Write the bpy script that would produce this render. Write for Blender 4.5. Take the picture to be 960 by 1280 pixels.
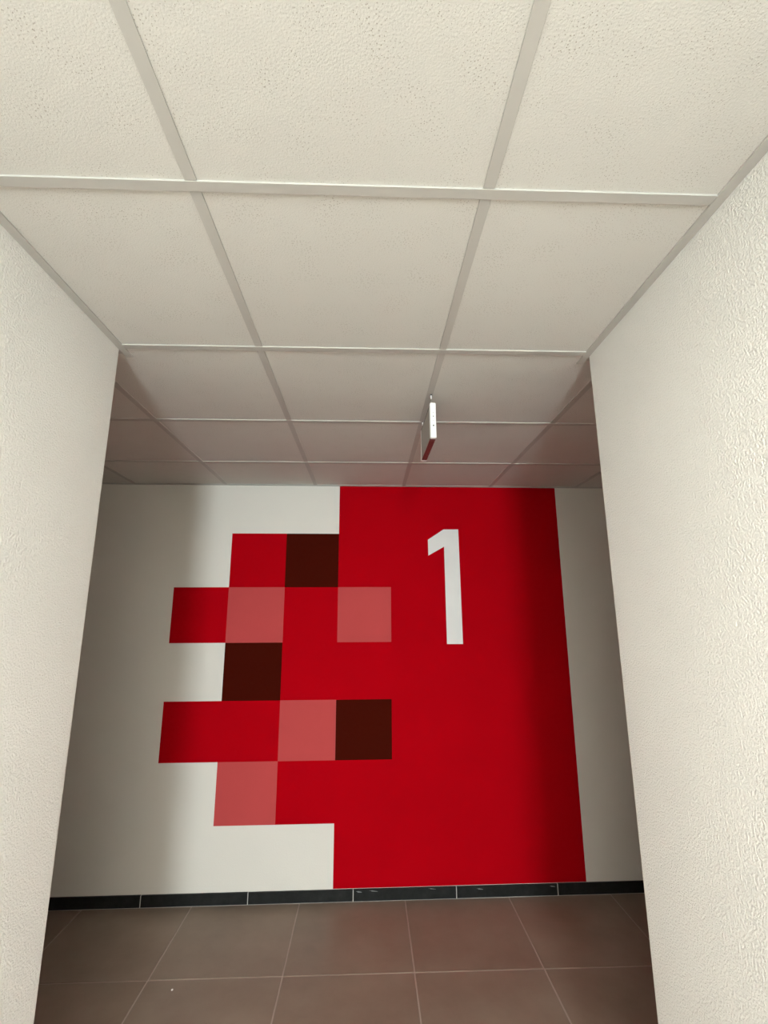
import bpy, bmesh, math, random
from mathutils import Vector, Matrix

random.seed(7)
for o in list(bpy.data.objects):
    bpy.data.objects.remove(o, do_unlink=True)
scene = bpy.context.scene
C = scene.collection

# ------------------------------------------------------------------ measures
# X along the ceiling's cross bars, Y down the corridor, Z up, floor at Z = 0
CAM_H = 1.62989
H = 0.84201 + CAM_H          # underside of the ceiling grid
G = 0.6                      # ceiling module
XL, XR = -0.4596, 1.1020     # faces of the corridor walls
YC = 0.6193                  # where the corridor opens into the cross passage
YW, WY = 2.31031, 0.00952    # mural wall: distance and its slight skew
Y_END = -4.30                # entrance end of the corridor, behind the camera
X_WEST, X_EAST = -6.0, 6.6   # ends of the cross passage
DOOR_X, DOOR_W, DOOR_H = 0.35, 0.84, 2.32

# ------------------------------------------------------------------ camera
f, pitch, roll, yaw = 586.49, 0.20953, -0.00306, 0.03491
F = Vector((math.sin(yaw)*math.cos(pitch), math.cos(yaw)*math.cos(pitch), math.sin(pitch)))
R = Vector((math.cos(yaw), -math.sin(yaw), 0))
U = R.cross(F)
R2 = R*math.cos(roll) + U*math.sin(roll)
U2 = -R*math.sin(roll) + U*math.cos(roll)
cam_data = bpy.data.cameras.new('camera')
cam = bpy.data.objects.new('camera', cam_data)
C.objects.link(cam)
cam_data.sensor_fit = 'HORIZONTAL'
cam_data.sensor_width = 36.0
cam_data.lens = f / 960.0 * 36.0
cam_data.clip_start = 0.02
m = Matrix((R2, U2, -F)).transposed().to_4x4()
m.translation = Vector((0.35633, -0.80375, CAM_H))
cam.matrix_world = m
scene.camera = cam

# ------------------------------------------------------------------ world and light
SKY = 97.0                   # overcast daylight outside the entrance
LED = 70.0                   # ceiling lamp panels
w = bpy.data.worlds.new('overcast_sky')
scene.world = w
w.use_nodes = True
w.node_tree.nodes['Background'].inputs[0].default_value = (0.90, 0.975, 1.03, 1)
w.node_tree.nodes['Background'].inputs[1].default_value = SKY
portal_data = bpy.data.lights.new('daylight_portal', 'AREA')
portal_data.shape = 'RECTANGLE'
portal_data.size, portal_data.size_y = DOOR_W - 0.25, DOOR_H - 0.92
portal_data.cycles.is_portal = True
portal = bpy.data.objects.new('daylight_portal', portal_data)
C.objects.link(portal)
portal.location = (DOOR_X, Y_END - 0.16, 1.49)
portal.rotation_euler = (math.radians(90), 0, 0)      # emits towards +Y

vs = scene.view_settings
vs.view_transform = 'Standard'
vs.look = 'None'
vs.gamma = 1.0
vs.use_curve_mapping = False
vs.exposure = 0.0

# ------------------------------------------------------------------ materials
def new_mat(name, col, rough=0.6, spec=0.3, metal=0.0):
    mt = bpy.data.materials.new(name)
    mt.use_nodes = True
    b = mt.node_tree.nodes['Principled BSDF']
    b.inputs['Base Color'].default_value = (*col, 1)
    b.inputs['Roughness'].default_value = rough
    b.inputs['Specular IOR Level'].default_value = spec
    b.inputs['Metallic'].default_value = metal
    return mt, mt.node_tree, b

def N(nt, t, **kw):
    n = nt.nodes.new(t)
    for k, v in kw.items():
        if k in n.inputs: n.inputs[k].default_value = v
        else: setattr(n, k, v)
    return n

def ramp(nt, fac, p0, c0, p1, c1):
    r = nt.nodes.new('ShaderNodeValToRGB')
    r.color_ramp.elements[0].position = p0; r.color_ramp.elements[0].color = (*c0, 1)
    r.color_ramp.elements[1].position = p1; r.color_ramp.elements[1].color = (*c1, 1)
    nt.links.new(fac, r.inputs[0])
    return r

def bump(nt, b, height, strength, dist, normal=None):
    n = N(nt, 'ShaderNodeBump')
    n.inputs['Strength'].default_value = strength
    n.inputs['Distance'].default_value = dist
    nt.links.new(height, n.inputs['Height'])
    if normal: nt.links.new(normal, n.inputs['Normal'])
    nt.links.new(n.outputs[0], b.inputs['Normal'])
    return n.outputs[0]

def plaster(name, col, scale, strength, dist):
    mt, nt, b = new_mat(name, col, 0.55, 0.25)
    tc = N(nt, 'ShaderNodeTexCoord')
    n1 = N(nt, 'ShaderNodeTexNoise', Scale=scale, Detail=3.0, Roughness=0.55)
    n2 = N(nt, 'ShaderNodeTexNoise', Scale=2.5, Detail=3.0)
    for n in (n1, n2): nt.links.new(tc.outputs['Object'], n.inputs['Vector'])
    r = ramp(nt, n1.outputs[0], 0.36, (0, 0, 0), 0.66, (1, 1, 1))
    d = ramp(nt, n2.outputs[0], 0.3, tuple(c*0.965 for c in col), 0.7, col)
    nt.links.new(d.outputs[0], b.inputs['Base Color'])
    bump(nt, b, r.outputs[0], strength, dist)
    return mt

M = {}
M['plaster'] = plaster('textured_white_plaster', (0.82, 0.805, 0.755), 205, 0.65, 0.0022)
M['smooth_plaster'] = plaster('smooth_white_paint', (0.755, 0.725, 0.66), 160, 0.15, 0.0015)

def paint(name, col):
    mt, nt, b = new_mat(name, col, 0.7, 0.0)
    tc = N(nt, 'ShaderNodeTexCoord')
    n1 = N(nt, 'ShaderNodeTexNoise', Scale=160.0, Detail=2.0)
    n2 = N(nt, 'ShaderNodeTexNoise', Scale=3.0, Detail=4.0)
    for n in (n1, n2): nt.links.new(tc.outputs['Object'], n.inputs['Vector'])
    d = ramp(nt, n2.outputs[0], 0.3, tuple(c*0.93 for c in col), 0.7, col)
    nt.links.new(d.outputs[0], b.inputs['Base Color'])
    bump(nt, b, n1.outputs[0], 0.12, 0.0015)
    return mt
M['red'] = paint('red_wall_paint', (0.41, 0.0012, 0.006))
M['pink'] = paint('rose_wall_paint', (0.50, 0.072, 0.072))
M['brown'] = paint('dark_brown_wall_paint', (0.055, 0.0055, 0.0025))
M['white'] = paint('white_numeral_paint', (0.80, 0.79, 0.76))

# mineral fibre ceiling board with pinholes
mt, nt, b = new_mat('mineral_fibre_board', (0.65, 0.635, 0.59), 0.9, 0.1)
tc = N(nt, 'ShaderNodeTexCoord'); oi = N(nt, 'ShaderNodeObjectInfo')
sc_ = N(nt, 'ShaderNodeVectorMath', operation='SCALE')
sc_.inputs[0].default_value = (37.0, 23.0, 0.0)
nt.links.new(oi.outputs['Random'], sc_.inputs['Scale'])
ad = N(nt, 'ShaderNodeVectorMath', operation='ADD')
nt.links.new(tc.outputs['Object'], ad.inputs[0]); nt.links.new(sc_.outputs[0], ad.inputs[1])
vo = N(nt, 'ShaderNodeTexVoronoi', Scale=125.0); vo.voronoi_dimensions = '2D'
nz = N(nt, 'ShaderNodeTexNoise', Scale=14.0, Detail=2.0)
fi = N(nt, 'ShaderNodeTexNoise', Scale=300.0, Detail=2.0)
for n in (vo, nz, fi): nt.links.new(ad.outputs[0], n.inputs['Vector'])
size = ramp(nt, nz.outputs[0], 0.35, (0.03, 0.03, 0.03), 0.72, (0.14, 0.14, 0.14))
lt = N(nt, 'ShaderNodeMath', operation='LESS_THAN')
nt.links.new(vo.outputs['Distance'], lt.inputs[0]); nt.links.new(size.outputs[0], lt.inputs[1])
mx = N(nt, 'ShaderNodeMix', data_type='RGBA')
mx.inputs['A'].default_value = (0.65, 0.635, 0.59, 1); mx.inputs['B'].default_value = (0.40, 0.37, 0.32, 1)
nt.links.new(lt.outputs[0], mx.inputs['Factor']); nt.links.new(mx.outputs['Result'], b.inputs['Base Color'])
bump(nt, b, fi.outputs[0], 0.5, 0.0016)
M['board'] = mt

M['grid'] = new_mat('painted_grid_metal', (0.48, 0.465, 0.43), 0.5, 0.3)[0]
M['slab'] = new_mat('concrete_slab', (0.35, 0.34, 0.32), 0.9, 0.1)[0]

# brown-grey porcelain floor tile
mt, nt, b = new_mat('brown_porcelain_tile', (0.2, 0.165, 0.14), 0.42, 0.4)
tc = N(nt, 'ShaderNodeTexCoord'); oi = N(nt, 'ShaderNodeObjectInfo')
sc_ = N(nt, 'ShaderNodeVectorMath', operation='SCALE'); sc_.inputs[0].default_value = (31.0, 17.0, 0.0)
nt.links.new(oi.outputs['Random'], sc_.inputs['Scale'])
ad = N(nt, 'ShaderNodeVectorMath', operation='ADD')
nt.links.new(tc.outputs['Object'], ad.inputs[0]); nt.links.new(sc_.outputs[0], ad.inputs[1])
n1 = N(nt, 'ShaderNodeTexNoise', Scale=3.2, Detail=6.0, Roughness=0.62)
n2 = N(nt, 'ShaderNodeTexNoise', Scale=120.0, Detail=2.0)
for n in (n1, n2): nt.links.new(ad.outputs[0], n.inputs['Vector'])
d = ramp(nt, n1.outputs[0], 0.3, (0.20, 0.152, 0.115), 0.72, (0.285, 0.225, 0.175))
nt.links.new(d.outputs[0], b.inputs['Base Color'])
rr = ramp(nt, n1.outputs[0], 0.3, (0.38,)*3, 0.7, (0.52,)*3)
nt.links.new(rr.outputs[0], b.inputs['Roughness'])
bump(nt, b, n2.outputs[0], 0.12, 0.001)
M['floor'] = mt
M['grout'] = new_mat('pale_grout', (0.42, 0.35, 0.30), 0.9, 0.1)[0]

# dark slate skirting tile with pale plaster smears
mt, nt, b = new_mat('dark_slate_tile', (0.015, 0.016, 0.0155), 0.5, 0.2)
tc = N(nt, 'ShaderNodeTexCoord')
n1 = N(nt, 'ShaderNodeTexNoise', Scale=14.0, Detail=5.0, Roughness=0.7)
nt.links.new(tc.outputs['Object'], n1.inputs['Vector'])
d = ramp(nt, n1.outputs[0], 0.3, (0.007, 0.0075, 0.0072), 0.75, (0.020, 0.0215, 0.0205))
nt.links.new(d.outputs[0], b.inputs['Base Color'])
M['slate'] = mt
M['slate_grout'] = new_mat('grey_skirting_grout', (0.50, 0.49, 0.46), 0.9, 0.1)[0]
M['smear'] = new_mat('dried_plaster_smear', (0.24, 0.25, 0.24), 0.9, 0.1)[0]

M['plastic'] = new_mat('white_plastic', (0.86, 0.85, 0.83), 0.35, 0.4)[0]
M['face'] = new_mat('grey_sign_face', (0.36, 0.35, 0.31), 0.25, 0.5)[0]
M['lens'] = new_mat('smoked_glossy_lens', (0.10, 0.06, 0.055), 0.12, 0.6)[0]
M['dark'] = new_mat('dark_gasket', (0.03, 0.03, 0.028), 0.5, 0.3)[0]
M['steel'] = new_mat('zinc_steel', (0.55, 0.53, 0.50), 0.3, 0.5, 1.0)[0]
M['doorframe'] = new_mat('grey_door_frame', (0.42, 0.42, 0.41), 0.4, 0.4)[0]

mt = bpy.data.materials.new('lamp_diffuser'); mt.use_nodes = True
nt = mt.node_tree; nt.nodes.clear()
e = N(nt, 'ShaderNodeEmission'); e.inputs[0].default_value = (1.0, 0.97, 0.90, 1); e.inputs[1].default_value = LED
o_ = N(nt, 'ShaderNodeOutputMaterial'); nt.links.new(e.outputs[0], o_.inputs[0])
M['diffuser'] = mt
mt = bpy.data.materials.new('clear_glass'); mt.use_nodes = True
nt = mt.node_tree; nt.nodes.clear()
tr = N(nt, 'ShaderNodeBsdfTransparent'); tr.inputs[0].default_value = (0.93, 0.95, 0.94, 1)
gl = N(nt, 'ShaderNodeBsdfGlossy'); gl.inputs['Roughness'].default_value = 0.02
mxs = N(nt, 'ShaderNodeMixShader'); fr = N(nt, 'ShaderNodeFresnel')
nt.links.new(fr.outputs[0], mxs.inputs[0]); nt.links.new(tr.outputs[0], mxs.inputs[1]); nt.links.new(gl.outputs[0], mxs.inputs[2])
o_ = N(nt, 'ShaderNodeOutputMaterial'); nt.links.new(mxs.outputs[0], o_.inputs[0])
M['glass'] = mt

# ------------------------------------------------------------------ mesh helpers
def box(bm, x0, x1, y0, y1, z0, z1):
    v = [bm.verts.new((x, y, z)) for z in (z0, z1) for y in (y0, y1) for x in (x0, x1)]
    for q in ((0, 2, 3, 1), (4, 5, 7, 6), (0, 1, 5, 4), (2, 6, 7, 3), (0, 4, 6, 2), (1, 3, 7, 5)):
        bm.faces.new([v[i] for i in q])

def prism(bm, pts, z0, z1):
    """polygon pts (x, y), counter-clockwise seen from above, extruded up"""
    lo = [bm.verts.new((x, y, z0)) for x, y in pts]
    hi = [bm.verts.new((x, y, z1)) for x, y in pts]
    n = len(pts)
    bm.faces.new(lo[::-1]); bm.faces.new(hi)
    for i in range(n):
        bm.faces.new((lo[i], lo[(i+1) % n], hi[(i+1) % n], hi[i]))

def cyl(bm, r, depth, mat, seg=16, r2=None):
    bmesh.ops.create_cone(bm, cap_ends=True, segments=seg, radius1=r, radius2=r if r2 is None else r2, depth=depth, matrix=mat)

def mesh(bm, name, mat, bevel=0.0, seg=2, smooth=False):
    if bevel:
        bmesh.ops.bevel(bm, geom=list(bm.edges), offset=bevel, segments=seg, affect='EDGES', profile=0.5)
    bmesh.ops.recalc_face_normals(bm, faces=bm.faces)
    me = bpy.data.meshes.new(name)
    bm.to_mesh(me); bm.free()
    if mat: me.materials.append(mat)
    if smooth:
        for p in me.polygons: p.use_smooth = True
    return me

def obj(name, me, parent=None, loc=None, rot=None):
    o = bpy.data.objects.new(name, me)
    C.objects.link(o)
    if parent: o.parent = parent
    if loc: o.location = loc
    if rot: o.rotation_euler = rot
    return o

def boxes(name, mat, bs, parent=None, bevel=0.0, loc=None, rot=None):
    bm = bmesh.new()
    for b_ in bs: box(bm, *b_)
    return obj(name, mesh(bm, name, mat, bevel), parent, loc, rot)

def structure(o):
    o['kind'] = 'structure'
    return o

def tag(o, label, cat, group=None):
    o['label'] = label; o['category'] = cat
    if group: o['group'] = group
    return o

def yw(x): return YW + WY*x

# ------------------------------------------------------------------ shell
WT = H + 0.0040         # wall heads, just under the ceiling boards
T = 0.16
def wall_L(name, pts, corner):
    bm = bmesh.new(); prism(bm, pts, 0.0, WT)
    ed = [e for e in bm.edges if all(abs(v.co.x-corner[0]) < 1e-5 and abs(v.co.y-corner[1]) < 1e-5 for v in e.verts)]
    bmesh.ops.bevel(bm, geom=ed, offset=0.006, segments=3, affect='EDGES', profile=0.5)
    return structure(obj(name, mesh(bm, name, M['plaster'])))
wall_L('wall_left', [(XL, Y_END), (XL, YC), (X_WEST, YC), (X_WEST, YC-T), (XL-T, YC-T), (XL-T, Y_END)], (XL, YC))
wall_L('wall_right', [(XR, YC), (XR, Y_END), (XR+T, Y_END), (XR+T, YC-T), (X_EAST, YC-T), (X_EAST, YC)], (XR, YC))
bm = bmesh.new()
prism(bm, [(X_WEST, yw(X_WEST)), (X_EAST, yw(X_EAST)), (X_EAST, 2.55), (X_WEST, 2.55)], 0.0, WT)
wall_back = structure(obj('wall_back', mesh(bm, 'wall_back', M['smooth_plaster'])))
structure(boxes('wall_west', M['plaster'], [(X_WEST-T, X_WEST, YC-T, 2.55, 0, WT)]))
structure(boxes('wall_east', M['plaster'], [(X_EAST, X_EAST+T, YC-T, 2.55, 0, WT)]))
dx0, dx1 = DOOR_X-DOOR_W/2, DOOR_X+DOOR_W/2
structure(boxes('wall_front', M['plaster'], [
    (XL-T, dx0, Y_END-T, Y_END, 0, WT), (dx1, XR+T, Y_END-T, Y_END, 0, WT), (dx0, dx1, Y_END-T, Y_END, DOOR_H, WT)]))

# glazed entrance door behind the camera
door = structure(obj('door_1', None, loc=(DOOR_X, Y_END-0.08, 0)))
hw = DOOR_W/2; fw = 0.05; sw = 0.085
boxes('door_frame', M['doorframe'], [(-hw, -hw+fw, -.05, .05, 0, DOOR_H), (hw-fw, hw, -.05, .05, 0, DOOR_H), (-hw+fw, hw-fw, -.05, .05, DOOR_H-fw, DOOR_H)], door)
lw = hw-fw-0.003
boxes('door_leaf', M['doorframe'], [(-lw, -lw+sw, -.025, .025, .006, DOOR_H-fw-.004), (lw-sw, lw, -.025, .025, .006, DOOR_H-fw-.004),
     (-lw+sw, lw-sw, -.025, .025, .006, .12), (-lw+sw, lw-sw, -.025, .025, .72, .80), (-lw+sw, lw-sw, -.025, .025, DOOR_H-fw-.09, DOOR_H-fw-.004)], door)
boxes('pane', M['glass'], [(-lw+sw, lw-sw, -.004, .004, .80, DOOR_H-fw-.09)], door)
boxes('light_block_panel', M['doorframe'], [(-lw+sw, lw-sw, -.012, .012, .12, .72)], door)  # unseen solid panel, added to block low daylight and raise the light source
bm = bmesh.new()
cyl(bm, .01, .05, Matrix.Translation((lw-sw/2, .05, 1.05)) @ Matrix.Rotation(math.pi/2, 4, 'X'))
cyl(bm, .01, .12, Matrix.Translation((lw-sw/2-.05, .075, 1.05)) @ Matrix.Rotation(math.pi/2, 4, 'Y'))
obj('door_handle', mesh(bm, 'door_handle', M['steel']), door)


# ------------------------------------------------------------------ floor
floor = structure(boxes('floor', M['grout'], [(XL-T, XR+T, Y_END-T, YC-T, -0.15, -0.002), (X_WEST-T, X_EAST+T, YC-T, 2.55, -0.15, -0.002)]))
FP, FX, FY, JT = 0.606, -0.632, 1.75, 0.006
tile_cache = {}
def tile(name, parent, mat, x0, x1, y0, y1, z0, z1, bevel):
    """a flat piece with its origin in the middle of its footprint; alike sizes share one mesh"""
    key = (name, round(x1-x0, 4), round(y1-y0, 4), round(z1-z0, 4))
    if key not in tile_cache:
        bm = bmesh.new(); a, c, h = (x1-x0)/2, (y1-y0)/2, z1-z0
        box(bm, -a, a, -c, c, 0, h)
        tile_cache[key] = mesh(bm, name, mat, bevel, 1)
    return obj(name, tile_cache[key], parent, ((x0+x1)/2, (y0+y1)/2, z0))
for rx0, rx1, ry0, ry1 in ((XL, XR, Y_END, YC), (X_WEST, X_EAST, YC, None)):
    for i in range(-10, 14):
        for j in range(-12, 3):
            x0, y0 = FX+i*FP, FY+j*FP
            top = ry1 if ry1 is not None else yw((x0+FP/2))-0.012
            a0, a1 = max(x0+JT/2, rx0+.002), min(x0+FP-JT/2, rx1-.002)
            b0, b1 = max(y0+JT/2, ry0+(.002 if ry1 is not None else 0)), min(y0+FP-JT/2, top)
            if a1-a0 > .03 and b1-b0 > .01:
                tile('floor_tile', floor, M['floor'], a0, a1, b0, b1, -0.012, 0.0, 0.0012)

# ------------------------------------------------------------------ skirting
ang = math.atan(WY)
SH = 0.0621
def skirting(name, origin, rz, x0, x1, first, side=1):
    base = structure(boxes(name, M['slate_grout'], [(x0, x1, -0.0098, -0.0002, 0.0003, SH-0.001)], loc=origin, rot=(0, 0, rz)))
    k = math.floor((x0-first)/G)
    while first+k*G < x1:
        a0, a1 = max(first+k*G+.0022, x0), min(first+(k+1)*G-.0022, x1)
        if a1-a0 > .02:
            tile('skirting_tile', base, M['slate'], a0, a1, -0.0105-random.random()*.001, -0.0004, 0.0022, SH+random.uniform(-.0006, .0006), .001)
        k += 1
    return base
sk = skirting('baseboard_back', (0, YW, 0), ang, X_WEST+.01, X_EAST-.01, -0.920)
for cx_, cz, l_, h_ in ((0.315, .05, .03, .006), (0.40, .052, .045, .004), (1.02, .047, .035, .005), (1.45, .05, .03, .005), (0.74, .055, .04, .003)):
    bm = bmesh.new()
    n = 9
    pts = [(cx_+l_/2*math.cos(t)*(1+.3*math.sin(5*t)), cz+h_/2*math.sin(t)*(1+.3*math.cos(3*t))-.15*l_*math.cos(t)*.4) for t in [2*math.pi*i/n for i in range(n)]]
    lo = [bm.verts.new((x, -0.0112, z)) for x, z in pts]; hi = [bm.verts.new((x, -0.0122, z)) for x, z in pts]
    bm.faces.new(lo); bm.faces.new(hi[::-1])
    for i in range(n): bm.faces.new((lo[i], lo[(i+1) % n], hi[(i+1) % n], hi[i]))
    obj('plaster_smear', mesh(bm, 'plaster_smear', M['smear']), sk)
skirting('baseboard_left', (XL, 0, 0), math.pi/2, Y_END+.01, YC-.004, 0.1)
skirting('baseboard_right', (XR, 0, 0), -math.pi/2, -YC+.004, -Y_END-.01, 0.1)

# ------------------------------------------------------------------ suspended ceiling
ceiling = structure(boxes('ceiling', M['slab'], [(XL-T, XR+T, Y_END-T, YC-T, H+.024, H+.15), (X_WEST-T, X_EAST+T, YC-T, 2.55, H+.024, H+.15)]))
BW = 0.024
TB = H+0.0042           # face of the boards, a little above the bars
lamps = [(0, -3), (0, -7)]          # module column, row that hold a lamp instead of a board
rows = list(range(-8, 4))
for j in rows:
    y0, y1 = j*G, (j+1)*G
    cols = range(-1, 2) if j < 1 else range(-10, 11)
    for i in cols:
        x0, x1 = i*G, (i+1)*G
        if j < 1: x0, x1 = max(x0, XL), min(x1, XR)
        yy0, yy1 = max(y0, Y_END), min(y1, yw(x0+.3)-.0005)
        if (i, j) in lamps: continue
        tile('ceiling_tile', ceiling, M['board'], x0+.003, x1-.003, yy0+.003, yy1-(.003 if j < 3 else 0), TB, TB+.015, 0)
# cross runners, continuous from wall to wall
for j in rows:
    y = j*G
    if y < Y_END+.02: continue
    xa, xb = (XL+.0225, XR-.0225) if j < 2 else (X_WEST+.0225, X_EAST-.0225)
    boxes('cross_runner', M['grid'], [(xa, xb, -BW/2, BW/2, 0, .0042)], ceiling, .0006, (0, y, H))
# short tees between the runners
for j in rows:
    y0, y1 = max(j*G+BW/2, Y_END+.0225), (j+1)*G-BW/2
    cols = (0, 1) if j < 1 else range(-9, 11)
    for i in cols:
        a, b_ = y0, min(y1, yw(i*G)-.0225)
        if j == 1 and i not in (0, 1): a = max(a, YC+.0225)
        boxes('cross_tee', M['grid'], [(-BW/2, BW/2, a+.0005, b_-.0005, .0008, .0042)], ceiling, .0005, (i*G, 0, H))
# wall angles
AW = 0.0225
n = 0
def angle(bs, loc=None, rot=None, lip=None):
    global n
    n += 1
    return structure(boxes('trim_%d' % n, M['grid'], bs, loc=loc, rot=rot))
angle([(XL, XL+AW, Y_END, YC+.045, H-.0004, H+.0040)])
angle([(XR-AW, XR, Y_END, YC+.045, H-.0004, H+.0040)])
angle([(X_WEST, X_EAST, -AW, -.0003, H, H+.0040)], (0, YW, 0), (0, 0, ang))
angle([(X_WEST, XL-.001, YC, YC+AW, H, H+.0040)])
angle([(XR+.001, X_EAST, YC, YC+AW, H, H+.0040)])

# lamp panels set into the grid behind the camera
def lamp_panel(i, j, label):
    t = obj('ceiling_lamp', None, loc=(i*G+G/2, j*G+G/2, H))
    tag(t, label, 'ceiling light', 'square lamp panels in the corridor ceiling')
    a = G/2-.013
    boxes('lamp_frame', M['plastic'], [(-a, a, -a, -a+.012, .001, .016), (-a, a, a-.012, a, .001, .016),
          (-a, -a+.012, -a+.012, a-.012, .001, .016), (a-.012, a, -a+.012, a-.012, .001, .016)], t)
    boxes('lamp_diffuser', M['diffuser'], [(-a+.012, a-.012, -a+.012, a-.012, .005, .014)], t)
lamp_panel(0, -3, 'square white lamp panel in the ceiling nearest behind the camera')
lamp_panel(0, -7, 'square white lamp panel in the ceiling next to the glazed door')

# ------------------------------------------------------------------ mural
mural = obj('wall_mural', None, loc=(0, YW, 0), rot=(0, 0, ang))
tag(mural, 'red pixel-block mural with a white numeral 1 painted on the end wall', 'mural')
CX = [-0.8925, -0.5425, -0.1835, 0.1630, 0.5095]
CZ = [z+CAM_H for z in (0.5120, 0.1585, -0.1895, -0.5360, -0.8830, -1.2275)]
X1 = 1.6580
PT = 0.0006
def patch(name, mat, polys, y=0.0, label=None):
    bm = bmesh.new()
    for poly in polys:
        fr_ = [bm.verts.new((x, y-PT, z)) for x, z in poly]; bk = [bm.verts.new((x, y-.00005, z)) for x, z in poly]
        bm.faces.new(fr_)
        for i in range(len(poly)): bm.faces.new((fr_[i], fr_[(i+1) % len(poly)], bk[(i+1) % len(poly)], bk[i]))
    bmesh.ops.remove_doubles(bm, verts=bm.verts, dist=1e-6)
    o = obj(name, mesh(bm, name, mat), mural)
    if label: o['label'] = label
    return o
def rect(x0, x1, z0, z1): return [(x0, z0), (x1, z0), (x1, z1), (x0, z1)]
ZT, ZB = H-.0005, SH+.0012
patch('red_field', M['red'], [
    rect(CX[3], CX[4], CZ[1], ZT), rect(CX[4], X1, ZB, ZT), rect(CX[2], CX[3], CZ[2], CZ[1]),
    rect(CX[2], CX[4], CZ[3], CZ[2]), rect(CX[2], CX[4], CZ[5], CZ[4]), rect(CX[3], CX[4], ZB, CZ[5])],
    label='large bright red field with stepped left edge')
def sq(c, r, col, nm): patch(nm, M[col], [rect(CX[c], CX[c+1], CZ[r+1], CZ[r])])
for c, r in ((1, 0), (0, 1), (0, 3), (1, 3)): sq(c, r, 'red', 'red_square')
for c, r in ((1, 1), (3, 1), (2, 3), (1, 4)): sq(c, r, 'pink', 'rose_square')
for c, r in ((2, 0), (1, 2), (3, 3)): sq(c, r, 'brown', 'brown_square')
one = [(0.7605, .474), (0.7615, .367), (0.8690, .4275), (0.8695, -.2050), (0.9735, -.2050), (0.9690, .5455), (0.8680, .5445)]
patch('numeral', M['white'], [[(x, z+CAM_H) for x, z in one]], y=-.0007, label='tall white numeral 1')

# ------------------------------------------------------------------ hanging sign light
sign = obj('hanging_exit_light', None, loc=(0.6070, 1.05, H-.185), rot=(0, 0, 0.012))
tag(sign, 'slim white emergency sign light hanging edge-on below the ceiling grid', 'sign light')
L2_, TH, SHh = 0.150, 0.012, 0.146
def rounded(name, x0, x1, y0, y1, z0, z1, mat, bev, parent=sign, seg=3):
    bm = bmesh.new(); box(bm, x0, x1, y0, y1, z0, z1)
    return obj(name, mesh(bm, name, mat, bev, seg), parent)
cap = rounded('end_cap', -TH, TH, -L2_, -L2_+.020, 0, SHh, M['plastic'], .0045)
cap2 = rounded('end_cap', -TH, TH, L2_-.020, L2_, 0, SHh, M['plastic'], .0045)
for z, r, mt_ in ((.103, .0021, 'steel'), (.088, .0022, 'dark'), (.070, .0020, 'steel'), (.050, .0032, 'dark')):
    bm = bmesh.new(); cyl(bm, r, .002, Matrix.Translation((0.0005, -L2_-.0004, z)) @ Matrix.Rotation(math.pi/2, 4, 'X'), 12)
    obj('indicator' if r < .0025 else 'test_button', mesh(bm, 'indicator', M[mt_]), cap)
rounded('core', -TH+.0035, TH-.0035, -L2_+.020, L2_-.020, .0060, SHh-.006, M['dark'], .0005, seg=1)
rounded('top_rail', -TH+.001, TH-.001, -L2_+.020, L2_-.020, SHh-.0065, SHh-.001, M['dark'], .0008, seg=1)
rounded('lens_strip', -TH+.0008, TH-.0008, -L2_+.020, L2_-.020, .0010, .0065, M['lens'], .0008, seg=1)
rounded('sign_face', -TH+.0006, -TH+.0034, -L2_+.026, L2_-.020, .0070, SHh-.009, M['face'], .0006, seg=1)
rounded('sign_face', TH-.0034, TH-.0006, -L2_+.026, L2_-.020, .0070, SHh-.009, M['face'], .0006, seg=1)
for y in (-.138, .132):
    hang = obj('hanger', None, sign)
    for nm, r, z0, z1, mt_ in (('hanger_clip', .0040, .0350, .0388, 'dark'), ('hanger_sleeve', .0030, .0200, .0350, 'plastic'),
                               ('hanger_wire', .0014, .0040, .0200, 'steel'), ('hanger_nut', .0032, -.0015, .0050, 'steel')):
        bm = bmesh.new(); cyl(bm, r, z1-z0, Matrix.Translation((-.004, y, SHh+(z0+z1)/2)), 14)
        obj(nm, mesh(bm, nm, M[mt_]), hang)

# crumb of plaster left on the floor
bm = bmesh.new(); bmesh.ops.create_icosphere(bm, subdivisions=2, radius=.0045)
for v in bm.verts:
    v.co *= random.uniform(.75, 1.15); v.co.z = max(v.co.z*.7, -.0024)
tag(obj('plaster_crumb', mesh(bm, 'plaster_crumb', M['white']), loc=(-0.498, 1.689, .0024)), 'tiny white plaster crumb lying on the brown tiled floor', 'crumb')
